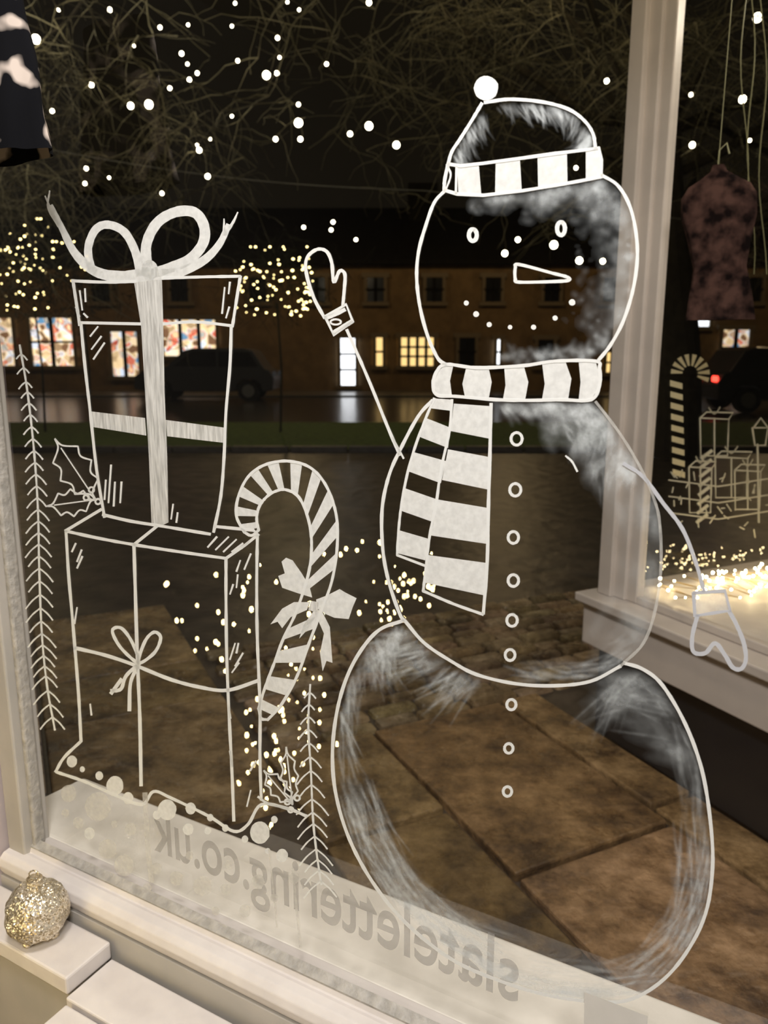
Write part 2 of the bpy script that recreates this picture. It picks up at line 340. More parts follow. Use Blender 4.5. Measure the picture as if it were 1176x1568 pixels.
strip(mb,[(222,1215),(226,1290),(232,1350)],8,M_shape);strip(mb,[(412,1300),(418,1360),(424,1420)],2.5,M_shape);strip(mb,[(448,1330),(455,1400),(460,1450)],4,M_shape)
mb.build('outline',gift)

# ================= CANDY CANE
cane=empty('candy_cane_drawing'); mb=MB()
outer=smooth([(374,815),(362,790),(365,760),(380,730),(405,712),(440,706),(475,716),(500,745),(515,790),(516,840),(508,890),(492,935),(475,980),(455,1035),(430,1080),(410,1102)],8)
inner=smooth([(396,812),(393,795),(396,778),(406,763),(420,753),(438,750),(458,762),(472,795),(477,830),(474,870),(463,910),(450,945),(433,980),(420,1015),(405,1055),(396,1085)],8)
strip(mb,[tuple(p) for p in outer],4.4,curve=False);strip(mb,[tuple(p) for p in inner],4.4,curve=False)
strip(mb,[(374,815),(385,820),(396,812)],4.4);strip(mb,[(410,1102),(400,1100),(396,1085)],4.4)
n=len(outer); K=15
for k in range(K):
    a=int(n*(k+.10)/K); b=min(n-2,int(n*(k+.60)/K))
    if k in(10,): continue
    sh=3 if k>7 else 2
    po=[tuple(outer[i]) for i in range(a,b+1)]; pi=[tuple(inner[min(n-1,i+sh)]) for i in range(a,b+1)]
    if len(po)>1: poly(mb,po+pi[::-1])
poly(mb,[(478,915),(455,908),(432,900),(426,882),(436,878),(431,860),(438,854),(448,858),(462,878),(474,898)])
poly(mb,[(484,918),(500,912),(520,902),(530,908),(546,916),(540,930),(534,948),(512,946),(498,940),(486,932)])
poly(mb,[(476,920),(488,922),(486,938),(472,934)],M_rib)
poly(mb,[(474,922),(450,922),(432,932),(414,956),(425,952),(432,962),(445,945),(470,934)])
poly(mb,[(480,934),(492,934),(505,960),(509,1015),(500,1012),(494,1028),(490,1000),(496,970)])
poly(mb,[(480,936),(486,940),(470,965),(458,978),(466,955)])
mb.build('outline',cane)

# ================= FIRS, HOLLY
def fir(name,stem,w0,w1,step,proj=GLS):
    mb=MB(); P=smooth(stem,10); strip(mb,[tuple(p) for p in P],3.2,curve=False,proj=proj)
    L=0;last=0;tot=sum((b-a).length for a,b in zip(P[:-1],P[1:]))
    for a,b in zip(P[:-1],P[1:]):
        L+=(b-a).length
        if L-last>step:
            last=L; w=w0+(w1-w0)*min(1,L/tot*1.6)
            for sd in(-1,1): 
                ww=w*random.uniform(.8,1.1); strip(mb,[(a.x,a.y),(a.x+sd*ww*.55,a.y+ww*.45),(a.x+sd*ww,a.y+ww*1.0)],2.4,proj=proj,wob=.3)
    ob=mb.build(name); return ob
fir('fir_tree_drawing',[(30,528),(42,600),(52,690),(58,780),(60,870),(64,970),(72,1050),(84,1118)],8,21,15)
fir('fir_tree_drawing.001',[(475,1048),(472,1110),(476,1180),(479,1250),(484,1300),(492,1355)],7,24,16)
def holly(name,cx,cy,leaves,bs):
    mb=MB()
    for tx,ty,w in leaves:
        b=Vector((cx,cy)); t=Vector((tx,ty)); d=t-b; q=Vector((-d.y,d.x)).normalized()
        for sd in(-1,1):
            tips=[(.22,.8),(.48,1.05),(.74,.85)]; prev=b
            for f,wd in tips+[(1.0,0)]:
                tip=b+d*f+q*sd*w*wd if f<1 else t
                mid=(prev+tip)/2-q*sd*w*.28
                strip(mb,[tuple(prev),tuple(mid),tuple(tip)],2.6,wob=.3); prev=tip
        strip(mb,[tuple(b+d*.1),tuple(b+d*.85)],2.2,wob=.3)
    for x,y in bs: ring(mb,x,y,4,3)
    mb.build(name)
holly('holly_drawing',146,765,[(84,672,27),(72,775,20)],[(140,750),(150,768),(132,762)])
holly('holly_drawing.001',448,1232,[(404,1180,15),(438,1144,13)],[(455,1222),(445,1240),(440,1228)])

# ================= LETTERING (vinyl on the outside face, read mirrored from inside)
fc=bpy.data.curves.new('t','FONT'); fc.body='slatelettering.co.uk'; fc.offset=.012
to=bpy.data.objects.new('t',fc); S.collection.objects.link(to); bpy.context.view_layer.update()
dg=bpy.context.evaluated_depsgraph_get(); tm=to.evaluated_get(dg).to_mesh()
xs=[v.co.x for v in tm.vertices]; xm0,xm1=min(xs),max(xs)
sr=gs(792,1530); sl=gs(236,1320); zb=glass(790,1537).z
sc=(sr-sl)/(xm1-xm0)
tv=[tuple(G(sr-(v.co.x-xm0)*sc,-.003,zb+v.co.y*sc*1.5)) for v in tm.vertices]; tf=[list(p.vertices) for p in tm.polygons]
me=bpy.data.meshes.new('shop_lettering'); me.from_pydata(tv,[],tf); me.materials.append(M_letter)
ob=bpy.data.objects.new('shop_lettering',me); S.collection.objects.link(ob)
bpy.data.objects.remove(to)

# ================= WINDOW 1 (ours)
win=empty('window_1')
mb=MB(); mb.add([G(SL-.01,0,ZB-.01),G(SR+.01,0,ZB-.01),G(SR+.01,0,ZT+.01),G(SL-.01,0,ZT+.01)],[(0,1,2,3)],M_glass); mb.build('pane',win)
mb=MB()
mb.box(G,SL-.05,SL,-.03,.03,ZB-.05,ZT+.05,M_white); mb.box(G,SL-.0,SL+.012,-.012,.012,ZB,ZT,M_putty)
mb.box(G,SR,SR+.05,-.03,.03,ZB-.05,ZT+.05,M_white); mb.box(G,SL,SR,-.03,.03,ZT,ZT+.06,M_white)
mb.build('sash',win,bevel=.004)
mb=MB()
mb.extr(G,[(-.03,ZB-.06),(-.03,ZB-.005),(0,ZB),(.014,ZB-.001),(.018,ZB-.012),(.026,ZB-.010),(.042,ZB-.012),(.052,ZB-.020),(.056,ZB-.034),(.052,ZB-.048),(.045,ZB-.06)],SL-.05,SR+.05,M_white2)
mb.build('bottom_rail',win,bevel=.002)
mb=MB(); mb.extr(G,[(.001,ZB-.0005),(.001,ZB+.010),(.015,ZB+.001),(.015,ZB-.002)],SL,SR,M_putty); mb.build('putty_bead',win)
mb=MB(); mb.extr(G,[(-.03,ZB-.045),(-.03,ZB-.006),(-.235,ZB-.022),(-.245,ZB-.03),(-.245,ZB-.06)],SL-.15,SR+.1,M_osill); mb.build('outer_sill',win,bevel=.003)
# jamb / reveal
mb=MB(); mb.box(G,SL-.36,SL-.056,-.05,.075,.0,3.1,M_lilac); mb.build('trim_1',bevel=.008)
# inner ledge + slats
mb=MB(); 
k1=(onz(172,1440,ZB-.075)-P0).dot(U)
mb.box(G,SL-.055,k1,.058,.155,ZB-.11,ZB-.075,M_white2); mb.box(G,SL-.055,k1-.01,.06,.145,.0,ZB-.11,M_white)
mb.build('window_ledge',bevel=.004)
mb=MB(); a=onz(165,1464,ZB-.10); sa=max(k1+.004,(a-P0).dot(U))
for i,w in enumerate((.062,.170,.278)):
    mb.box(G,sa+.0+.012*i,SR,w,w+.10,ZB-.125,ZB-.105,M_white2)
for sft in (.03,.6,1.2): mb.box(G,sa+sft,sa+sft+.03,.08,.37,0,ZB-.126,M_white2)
mb.build('wooden_crate',bevel=.003)
# bauble
bp=onz(62,1436,ZB-.075)
m,nt,o=mat('silver_glitter'); b=nt.nodes.new('ShaderNodeBsdfPrincipled'); b.inputs['Metallic'].default_value=.75; b.inputs['Roughness'].default_value=.3
tc=nt.nodes.new('ShaderNodeTexCoord'); v=nt.nodes.new('ShaderNodeTexVoronoi'); v.inputs['Scale'].default_value=420; nt.links.new(tc.outputs['Object'],v.inputs['Vector'])
hs=nt.nodes.new('ShaderNodeSeparateColor'); nt.links.new(v.outputs['Color'],hs.inputs[0]); r=nt.nodes.new('ShaderNodeValToRGB'); r.color_ramp.elements[0].color=(.50,.40,.24,1); r.color_ramp.elements[1].color=(1,.94,.82,1); nt.links.new(hs.outputs[0],r.inputs[0]); nt.links.new(r.outputs[0],b.inputs['Base Color'])
vm=nt.nodes.new('ShaderNodeVectorMath'); vm.operation='SUBTRACT'; vm.inputs[1].default_value=(.5,.5,.5); nt.links.new(v.outputs['Color'],vm.inputs[0]); ge=nt.nodes.new('ShaderNodeNewGeometry'); ad=nt.nodes.new('ShaderNodeVectorMath'); ad.operation='ADD'; nt.links.new(ge.outputs['Normal'],ad.inputs[0]); nt.links.new(vm.outputs[0],ad.inputs[1]); no=nt.nodes.new('ShaderNodeVectorMath'); no.operation='NORMALIZE'; nt.links.new(ad.outputs[0],no.inputs[0]); nt.links.new(no.outputs[0],b.inputs['Normal']); nt.links.new(b.outputs[0],o.inputs[0]); M_silver=m
mb=MB(); mb.ball(bp+Vector((0,0,.058)),.054,M_silver,48,32)
for i,v in enumerate(mb.v):
    p=Vector(v); c=bp+Vector((0,0,.058)); d=p-c; nn=noise.noise(p*55)*.004-abs(noise.noise(p*34))*.011+.002; mb.v[i]=tuple(c+d*(1+nn/.054))
mb.tube([bp+Vector((0,0,.108)),bp+Vector((0,0,.124))],.014,M_silver,12)
mb.tube([bp+Vector((.009*math.cos(t),0,.130+.009*math.sin(t))) for t in np.linspace(0,6.28,12)],.0015,M_silver,5)
for a in (0,2.1,4.2): mb.ball(bp+Vector((.026*math.cos(a),.026*math.sin(a),.009)),.0095,M_silver)
mb.build('silver_bauble',smooth=True)
# card taped on the pane
mb=MB(); q=[(895,1519),(992,1556),(988,1640),(893,1610)]
mb.add([glass(x,y,.002) for x,y in q]+[glass(x,y,.003) for x,y in q],[(0,1,2,3),(7,6,5,4),(0,4,5,1),(1,5,6,2),(2,6,7,3),(3,7,4,0)],prin('card',(.56,.54,.50),.6,noise_s=20,col2=(.60,.58,.54))); mb.build('price_card')
# hanging cow-print sleeve
m,nt,o=mat('cow_print_knit'); b=nt.nodes.new('ShaderNodeBsdfPrincipled'); b.inputs['Roughness'].default_value=.95; b.inputs['Specular IOR Level'].default_value=.1
tc=nt.nodes.new('ShaderNodeTexCoord'); n=nt.nodes.new('ShaderNodeTexNoise'); n.inputs['Scale'].default_value=24; n.inputs['Detail'].default_value=1.5; r=nt.nodes.new('ShaderNodeValToRGB')
r.color_ramp.elements[0].position=.52; r.color_ramp.elements[1].position=.60; r.color_ramp.elements[0].color=(.003,.003,.004,1); r.color_ramp.elements[1].color=(.45,.38,.33,1)
nt.links.new(tc.outputs['Object'],n.inputs['Vector']); nt.links.new(n.outputs['Fac'],r.inputs[0]); nt.links.new(r.outputs[0],b.inputs['Base Color']); nt.links.new(b.outputs[0],o.inputs[0]); M_cow=m
def garment(name,rows,Mx,seg=40,folds=7,thick=.35):
    mb=MB(); vs=[];fs=[]
    for ri,(c,rx) in enumerate(rows):
        for j in range(seg):
            a=2*math.pi*j/seg; k=1+.10*math.sin(folds*a+ri*.15)*ri/len(rows)+.03*math.sin(3*a+ri)
            vs.append(c+U*(rx*k*math.cos(a))+N*(rx*thick*k*math.sin(a)))
    for i in range(len(rows)-1):
        for j in range(seg): fs.append((i*seg+j,i*seg+(j+1)%seg,(i+1)*seg+(j+1)%seg,(i+1)*seg+j))
    fs.append(tuple(range(seg))); mb.add(vs,fs,Mx); return mb
rows=[]
for i in range(14):
    f=i/13; re=glass(18+55*f,-60+303*f,.12); cc=glass(-35+32*f,-60+303*f,.12); rows.append((cc,(re-cc).length))
g=garment('x',rows,M_cow); g.build('hanging_cardigan',smooth=True)

# ================= ROOM SHELL
M_wall=prin('wall_paint',(.10,.095,.09),.9,noise_s=3,col2=(.12,.115,.105))
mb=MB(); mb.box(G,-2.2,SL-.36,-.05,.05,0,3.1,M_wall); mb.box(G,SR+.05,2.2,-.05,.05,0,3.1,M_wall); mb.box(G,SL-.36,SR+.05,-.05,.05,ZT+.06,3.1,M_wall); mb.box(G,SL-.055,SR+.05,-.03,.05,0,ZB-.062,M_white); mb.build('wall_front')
mb=MB(); mb.box(G,-2.2,2.2,.05,4.2,-.1,0.0,prin('floor_boards',(.10,.06,.035),.5,noise_s=4,col2=(.14,.09,.05))); mb.build('floor')
mb=MB(); mb.box(G,-2.2,2.2,.05,4.2,3.1,3.2,M_wall); mb.build('ceiling')
mb=MB(); mb.box(G,-2.3,-2.2,-.05,4.3,0,3.1,M_wall); mb.build('wall_left')
mb=MB(); mb.box(G,2.2,2.3,-.05,4.3,0,3.1,M_wall); mb.build('wall_right')
mb=MB(); mb.box(G,-2.2,2.2,4.2,4.3,0,3.1,M_wall); mb.build('wall_back')

# fairy lights inside the shop, seen mirrored in the pane
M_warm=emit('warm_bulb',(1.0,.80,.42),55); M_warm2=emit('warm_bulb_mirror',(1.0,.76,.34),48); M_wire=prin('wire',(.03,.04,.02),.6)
mb=MB()
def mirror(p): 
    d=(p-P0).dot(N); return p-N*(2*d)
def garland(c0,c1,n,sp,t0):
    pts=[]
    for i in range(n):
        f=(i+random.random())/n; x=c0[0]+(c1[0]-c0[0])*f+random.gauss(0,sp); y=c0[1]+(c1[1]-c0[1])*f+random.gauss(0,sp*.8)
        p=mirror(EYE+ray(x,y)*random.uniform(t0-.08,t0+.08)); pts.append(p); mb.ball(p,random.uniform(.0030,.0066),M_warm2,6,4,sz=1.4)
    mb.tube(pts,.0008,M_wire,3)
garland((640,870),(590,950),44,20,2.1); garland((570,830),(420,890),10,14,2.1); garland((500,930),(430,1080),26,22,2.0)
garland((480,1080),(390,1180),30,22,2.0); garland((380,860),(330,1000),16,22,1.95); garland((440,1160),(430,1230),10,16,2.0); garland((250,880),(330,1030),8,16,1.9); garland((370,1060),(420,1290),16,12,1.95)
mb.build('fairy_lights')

# ================= WINDOW 2 (display across the entrance)
w2=empty('window_2')
pp=hit(905,905,C-E*.03,E); ZS=pp.z; pa=hit(908,978,C-E*.0,E); ZA=pa.z
mb=MB()
mb.box(O,-.05,2.4,-.09,.05,ZS-.035,ZS,M_taupe)            # sill nose
mb.box(O,-.03,2.4,-.06,.05,ZA,ZS-.036,M_taupe)            # apron
mb.box(O,-.05,.05,.05,1.55,ZS-.035,ZS,M_taupe)
mb.build('sill',w2,bevel=.006)
mb=MB()
mb.box(O,0,.07,-.02,.10,ZS,3.3,M_taupe); mb.box(O,.065,.125,.0,.075,ZS,3.3,M_taupe); mb.box(O,.12,.175,.012,.05,ZS,3.3,M_taupe); mb.box(O,.015,.05,.10,.15,ZS,3.3,M_taupe)
mb.box(O,2.3,2.4,0,.1,ZS,3.3,M_taupe); mb.box(O,0,.1,1.45,1.55,ZS,3.3,M_taupe); mb.box(O,0,2.4,0,.1,3.2,3.4,M_taupe);mb.box(O,0,.1,0,1.55,3.2,3.4,M_taupe)
mb.box(O,.175,2.3,.012,.05,ZS,ZS+.03,M_taupe)
mb.build('frame',w2,bevel=.005)
mb=MB(); mb.add([O(.13,.03,ZS),O(2.3,.03,ZS),O(2.3,.03,3.2),O(.13,.03,3.2)],[(0,1,2,3)],M_glass2); mb.add([O(.03,.12,ZS),O(.03,1.45,ZS),O(.03,1.45,3.2),O(.03,.12,3.2)],[(0,1,2,3)],M_glass2); mb.build('pane',w2)
mb=MB(); mb.box(O,.01,2.4,.0,1.55,0,ZA,M_black); mb.build('stall_riser',w2)
mb=MB(); mb.box(O,.05,2.4,.05,1.5,ZS-.02,ZS+.004,M_white2); mb.build('display_shelf',w2)
mb=MB(); mb.box(O,0,2.4,0,1.55,3.4,3.5,M_taupe); mb.build('display_ceiling',w2)
# drawing on the far front pane
FP=lambda x,y:hit(x,y,C+D*.035,D)
mb=MB(); ML2=paint('chalk_far',col=(.6,.58,.48))
M_can=paint('chalk_far_yellow',col=(.65,.58,.38))
for k in range(9):
    a0=math.pi+ k*.42; a1=a0+.24
    if a1>2*math.pi+.7: break
    poly(mb,[(1057+30*math.cos(a0),572+30*math.sin(a0)),(1057+30*math.cos(a1),572+30*math.sin(a1)),(1057+12*math.cos(a1),572+12*math.sin(a1)),(1057+12*math.cos(a0),572+12*math.sin(a0))],M_can,FP)
for k in range(9):
    y=582+k*17; x=1026+k*.5; poly(mb,[(x,y),(x+19,y+5),(x+19,y+14),(x,y+9)],M_can,FP)
def L2(p,w=2.2,c=False): strip(mb,p,w,ML2,FP,curve=c,wob=.2)
for x,y,w,h in [(1072,640,44,58),(1095,700,50,62),(1055,715,35,70),(1125,720,40,60)]:
    L2([(x,y),(x+w,y+2),(x+w-2,y+h),(x+1,y+h),(x,y)]);L2([(x+w*.5,y),(x+w*.5,y+h)]);L2([(x,y),(x+10,y-9),(x+w+7,y-8),(x+w,y+2)])
    L2([(x+w*.5,y-6),(x+w*.3,y-16),(x+w*.5,y-6),(x+w*.7,y-17),(x+w*.5,y-6)],2,True)
for k in range(8): L2([(1090-k*1.0,690+k*14),(1074-k,702+k*14)],5)
for k in range(30):
    x=random.uniform(1030,1176);y=random.uniform(730,812); L2([(x,y),(x+random.uniform(-9,9),y+random.uniform(-14,14))],1.8)
L2([(1160,680),(1162,800)],3);L2([(1152,655),(1176,655),(1172,682),(1156,682),(1152,655)],2.5);L2([(1154,655),(1165,640),(1176,655)],2.5)
for y in (745,770,795): L2([(1024,y-10),(1100,y),(1176,y-12)],2)
mb.build('window_drawing')
# lights heap on the far shelf
mb=MB(); pts=[]
for i in range(200):
    x=random.uniform(1008,1240); y=random.gauss(873-(x-1080)*.06,22); y=min(915,max(820,y))
    p=onz(x,y,ZS+random.uniform(.008,.05)); 
    if (p-C).dot(D)<.08: continue
    pts.append(p); mb.ball(p,random.uniform(.003,.0065),M_warm,6,4)
pts.sort(key=lambda p:(p-C).dot(E)); mb.tube(pts,.0012,prin('gold_wire',(.5,.35,.12),.4,metal=.8),3); mb.build('fairy_lights.001')
# curtain strings
mb=MB(); Mg=prin('pale_wire',(.25,.24,.12),.5)
for x in (1140,1150,1168):
    mb.tube([hit(x+6*math.sin(y*.02+x),y,C+D*.4,D) for y in range(-300,430,30)],.0018,Mg,4)
mb.build('hanging_string')
# garment in far display
Md=prin('dark_floral_fabric',(.007,.004,.004),.95,noise_s=24,col2=(.085,.045,.036),spec=.05,detail=3)
rows=[]
for i,(y,rx) in enumerate([(252,7),(262,10),(274,24),(284,38),(300,46),(330,46),(370,38),(410,32),(450,38),(490,42)]):
    c=hit(1100,y,C+D*.45,D); rows.append((c,rx/F*(c-EYE).length))
g=garment('y',rows,Md,thick=.3); 
c=rows[0][0]; g.tube([c+Vector((0,0,-.02)),c+Vector((0,0,.04)),c+Vector((.02,0,.06)),c+Vector((.03,0,.03))],.003,Mg,5); g.tube([c,c+Vector((0,0,3.39-c.z))],.0015,Mg,4)
g.build('hanging_dress',smooth=True)

# ================= GROUND
def slabmat(name,c1,c2,c3,rough):
    m,nt,o=mat(name); b=nt.nodes.new('ShaderNodeBsdfPrincipled')
    tc=nt.nodes.new('ShaderNodeTexCoord'); n=nt.nodes.new('ShaderNodeTexNoise'); n.inputs['Scale'].default_value=3.6; n.inputs['Detail'].default_value=12; n.inputs['Roughness'].default_value=.75
    r=nt.nodes.new('ShaderNodeValToRGB'); r.color_ramp.elements[0].position=.38; r.color_ramp.elements[0].color=(*c1,1); r.color_ramp.elements[1].position=.66; r.color_ramp.elements[1].color=(*c3,1); e=r.color_ramp.elements.new(.5); e.color=(*c2,1)
    a=nt.nodes.new('ShaderNodeAttribute'); a.attribute_name='tone'
    mx=nt.nodes.new('ShaderNodeMix'); mx.data_type='RGBA'; mx.blend_type='MULTIPLY'; mx.inputs[0].default_value=1
    nt.links.new(tc.outputs['Object'],n.inputs['Vector']); nt.links.new(n.outputs['Fac'],r.inputs[0]); nt.links.new(r.outputs[0],mx.inputs[6]); nt.links.new(a.outputs['Color'],mx.inputs[7]); nt.links.new(mx.outputs[2],b.inputs['Base Color'])
    n2=nt.nodes.new('ShaderNodeTexNoise'); n2.inputs['Scale'].default_value=9; n2.inputs['Detail'].default_value=12; nt.links.new(tc.outputs['Object'],n2.inputs['Vector'])
    mr=nt.nodes.new('ShaderNodeMapRange'); mr.inputs[1].default_value=.4; mr.inputs[2].default_value=.6; mr.inputs[3].default_value=rough-.12; mr.inputs[4].default_value=rough+.2; nt.links.new(n2.outputs['Fac'],mr.inputs[0]); nt.links.new(mr.outputs[0],b.inputs['Roughness'])
    bp=nt.nodes.new('ShaderNodeBump'); bp.inputs['Strength'].default_value=.8; bp.inputs['Distance'].default_value=.04; nt.links.new(n2.outputs['Fac'],bp.inputs['Height']); nt.links.new(bp.outputs[0],b.inputs['Normal'])
    nt.links.new(b.outputs[0],o.inputs[0]); return m
M_slab=slabmat('york_stone',(.055,.036,.020),(.20,.135,.065),(.42,.30,.16),.36)
M_sett=slabmat('stone_setts',(.07,.05,.03),(.20,.15,.09),(.42,.33,.22),.26)
def tonebuild(name,boxes,M,bev):
    mb=MB(); tones=[]
    for (k0,k1,m0,m1,h,t) in boxes: mb.box(O,k0,k1,m0,m1,-.06,h,M); tones+=[t]*8
    ob=mb.build(name,bevel=bev); at=ob.data.attributes.new('tone','FLOAT_COLOR','POINT')
    at.data.foreach_set('color',[c for t in tones for c in (t[0],t[1],t[2],1)]); return ob
bx=[]
def tone(lo=.6,hi=1.15): 
    v=random.uniform(lo,hi); return (v*random.uniform(.96,1.05),v*random.uniform(.90,1.0),v*random.uniform(.75,.95))
def clear(k,kk,m0,m1): return min(((O(a,b,0)-P0).dot(N)) for a in (k,kk) for b in (m0,m1))>.05
m1=0.0; widths=[.20,.62,.45,.75,.55,.62,.5,.6,.7]; 
for ri,w in enumerate(widths):
    m0=m1-w; k=-.38 if m1>-1.1 else -2.4
    while k<3.0:
        L=random.uniform(.45,1.05) if ri else .9
        kk=min(k+L,3.2)
        if clear(k,kk,m0,m1): bx.append((k+.009,kk-.009,m0+.009,m1-.009,random.uniform(-.006,.006),tone() if ri else (1.15,1.05,.95)))
        k=kk
    m1=m0
    if ri==2: mcob=m1
tonebuild('flagstone_pavement',bx,M_slab,.008)
bx=[]; k=-.39
while k>-1.45:
    m=mcob+.02+random.uniform(0,.05)
    while m<1.7:
        w=random.uniform(.17,.26); bx.append((k-.095,k-.008,m+.006,m+w-.006,random.uniform(-.014,.012),tone())); m+=w
    k-=.105
tonebuild('cobblestones',bx,M_sett,.02)
def ground(name,y0,y1,z,m,x0=-60,x1=60):
    mb=MB(); mb.add([(x0,y0,z),(x1,y0,z),(x1,y1,z),(x0,y1,z)],[(0,1,2,3)],m); mb.build(name)
ground('pavement_ground',-6,12,-.03,prin('dark_tarmac',(.022,.018,.015),.40,noise_s=5,col2=(.075,.058,.045),bump=.7,detail=12))
ground('lawn_verge',12.15,17,.0,prin('night_grass',(.045,.085,.012),.9,noise_s=9,col2=(.10,.17,.025),bump=.8,detail=10))
ground('road',17.0,27.5,-.04,prin('wet_asphalt',(.026,.024,.022),.24,noise_s=3,col2=(.045,.041,.038),bump=.25))
ground('far_pavement',27.5,31,.02,prin('far_paving',(.09,.08,.06),.28,noise_s=3,col2=(.14,.12,.09)))
mb=MB(); MK=prin('kerb_stone',(.07,.06,.055),.5,noise_s=8,col2=(.11,.10,.09))
x=-30
while x<30: mb.box(W,x+.01,x+.9,12,12.15,-.04,.06,MK); x+=.92
mb.build('kerb',bevel=.01)

# ================= BUILDING ACROSS
bld=empty('terrace_building'); M_brick=prin('brown_stone',(.12,.075,.032),.9,noise_s=2.5,col2=(.18,.115,.05),bump=.3,detail=8)
M_roof=prin('roof_slate',(.006,.005,.004),.95,noise_s=5,col2=(.010,.009,.007),spec=.1); M_tr=prin('window_trim',(.14,.105,.06),.7)
mb=MB(); mb.box(W,-30,32,31,38,0,4.9,M_brick); mb.add([(-30.3,30.6,4.9),(32.3,30.6,4.9),(32.3,34.5,7.5),(-30.3,34.5,7.5)],[(0,1,2,3)],M_roof); mb.box(W,-30.3,32.3,30.6,30.8,4.8,4.95,M_roof)
for x in (-13,1,9): mb.box(W,x,x+1.2,33.5,34.6,6.5,8.3,M_roof)
mb.build('walls',bld)
def shopmat(name,seed,st):
    m,nt,o=mat(name); tc=nt.nodes.new('ShaderNodeTexCoord'); mp=nt.nodes.new('ShaderNodeMapping'); mp.inputs['Location'].default_value=(seed,seed*2,0); v=nt.nodes.new('ShaderNodeTexVoronoi'); v.inputs['Scale'].default_value=3.8; v.feature='SMOOTH_F1'; v.inputs['Smoothness'].default_value=.5
    nt.links.new(tc.outputs['Object'],mp.inputs[0]); nt.links.new(mp.outputs[0],v.inputs['Vector'])
    s=nt.nodes.new('ShaderNodeSeparateColor'); nt.links.new(v.outputs['Color'],s.inputs[0]); r=nt.nodes.new('ShaderNodeValToRGB')
    cols=[(.1,(.20,.10,.05)),(.30,(1,.72,.38)),(.44,(1,.84,.62)),(.54,(.75,.85,1)),(.62,(.55,.35,.2)),(.72,(.75,.06,.04)),(.82,(1,.74,.40)),(.95,(.12,.28,.45))]
    r.color_ramp.elements[0].position=.1; r.color_ramp.elements[0].color=(*cols[0][1],1); r.color_ramp.elements[1].position=.30; r.color_ramp.elements[1].color=(*cols[1][1],1)
    for p,c in cols[2:]: e=r.color_ramp.elements.new(p); e.color=(*c,1)
    nt.links.new(s.outputs[0],r.inputs[0]); e=nt.nodes.new('ShaderNodeEmission'); e.inputs[1].default_value=st; nt.links.new(r.outputs[0],e.inputs[0]); nt.links.new(e.outputs[0],o.inputs[0]); return m
M_shop=shopmat('lit_shop_window',1,1.4); M_shop2=shopmat('lit_shop_window_b',7,1.1); M_wl=emit('lit_window',(1,.66,.25),1.4); M_wb=emit('lit_door',(.95,.97,1),2.4); M_dk=prin('dark_pane',(.01,.01,.01),.15)
mb=MB()
def wnd(x0,y0,x1,y1,m,nx=2,ny=2):
    a=ony(x0,y1,30.9); b=ony(x1,y0,30.9); mb.box(W,a.x,b.x,30.9,31.05,max(.1,a.z),b.z,m); 
    mb.box(W,a.x-.15,b.x+.15,30.82,31.0,b.z,b.z+.18,M_tr); mb.box(W,a.x-.15,b.x+.15,30.82,31.0,max(.02,a.z-.15),max(.1,a.z),M_tr)
    for i in range(nx+1): 
        x=a.x+(b.x-a.x)*i/nx; mb.box(W,x-.06,x+.06,30.8,30.9,a.z,b.z,M_tr if i in(0,nx) else M_roof)
    for j in range(1,ny):
        z=a.z+(b.z-a.z)*j/ny; mb.box(W,a.x,b.x,30.8,30.9,z-.04,z+.04,M_roof)
wnd(-60,487,20,560,M_shop2,3,1);wnd(50,487,112,560,M_shop,2,2);wnd(172,508,212,576,M_shop2,2,1);wnd(250,490,332,545,M_shop,3,1);wnd(520,518,546,590,M_wb,1,3);wnd(574,517,588,560,M_wl,1,2);wnd(612,517,666,560,M_wl,4,3);wnd(758,520,768,558,M_wb,1,2);wnd(925,540,948,570,M_wl,2,2);wnd(1030,470,1090,500,M_wb,2,1);wnd(1100,505,1150,560,M_shop2,2,2);wnd(820,520,850,560,M_dk,2,2);wnd(700,517,730,560,M_dk,2,2)
for x in (140,260,380,470,560,650,740,830,920,1040,1140): wnd(x,425,x+30,462,M_dk,2,2)
mb.build('windows',bld)

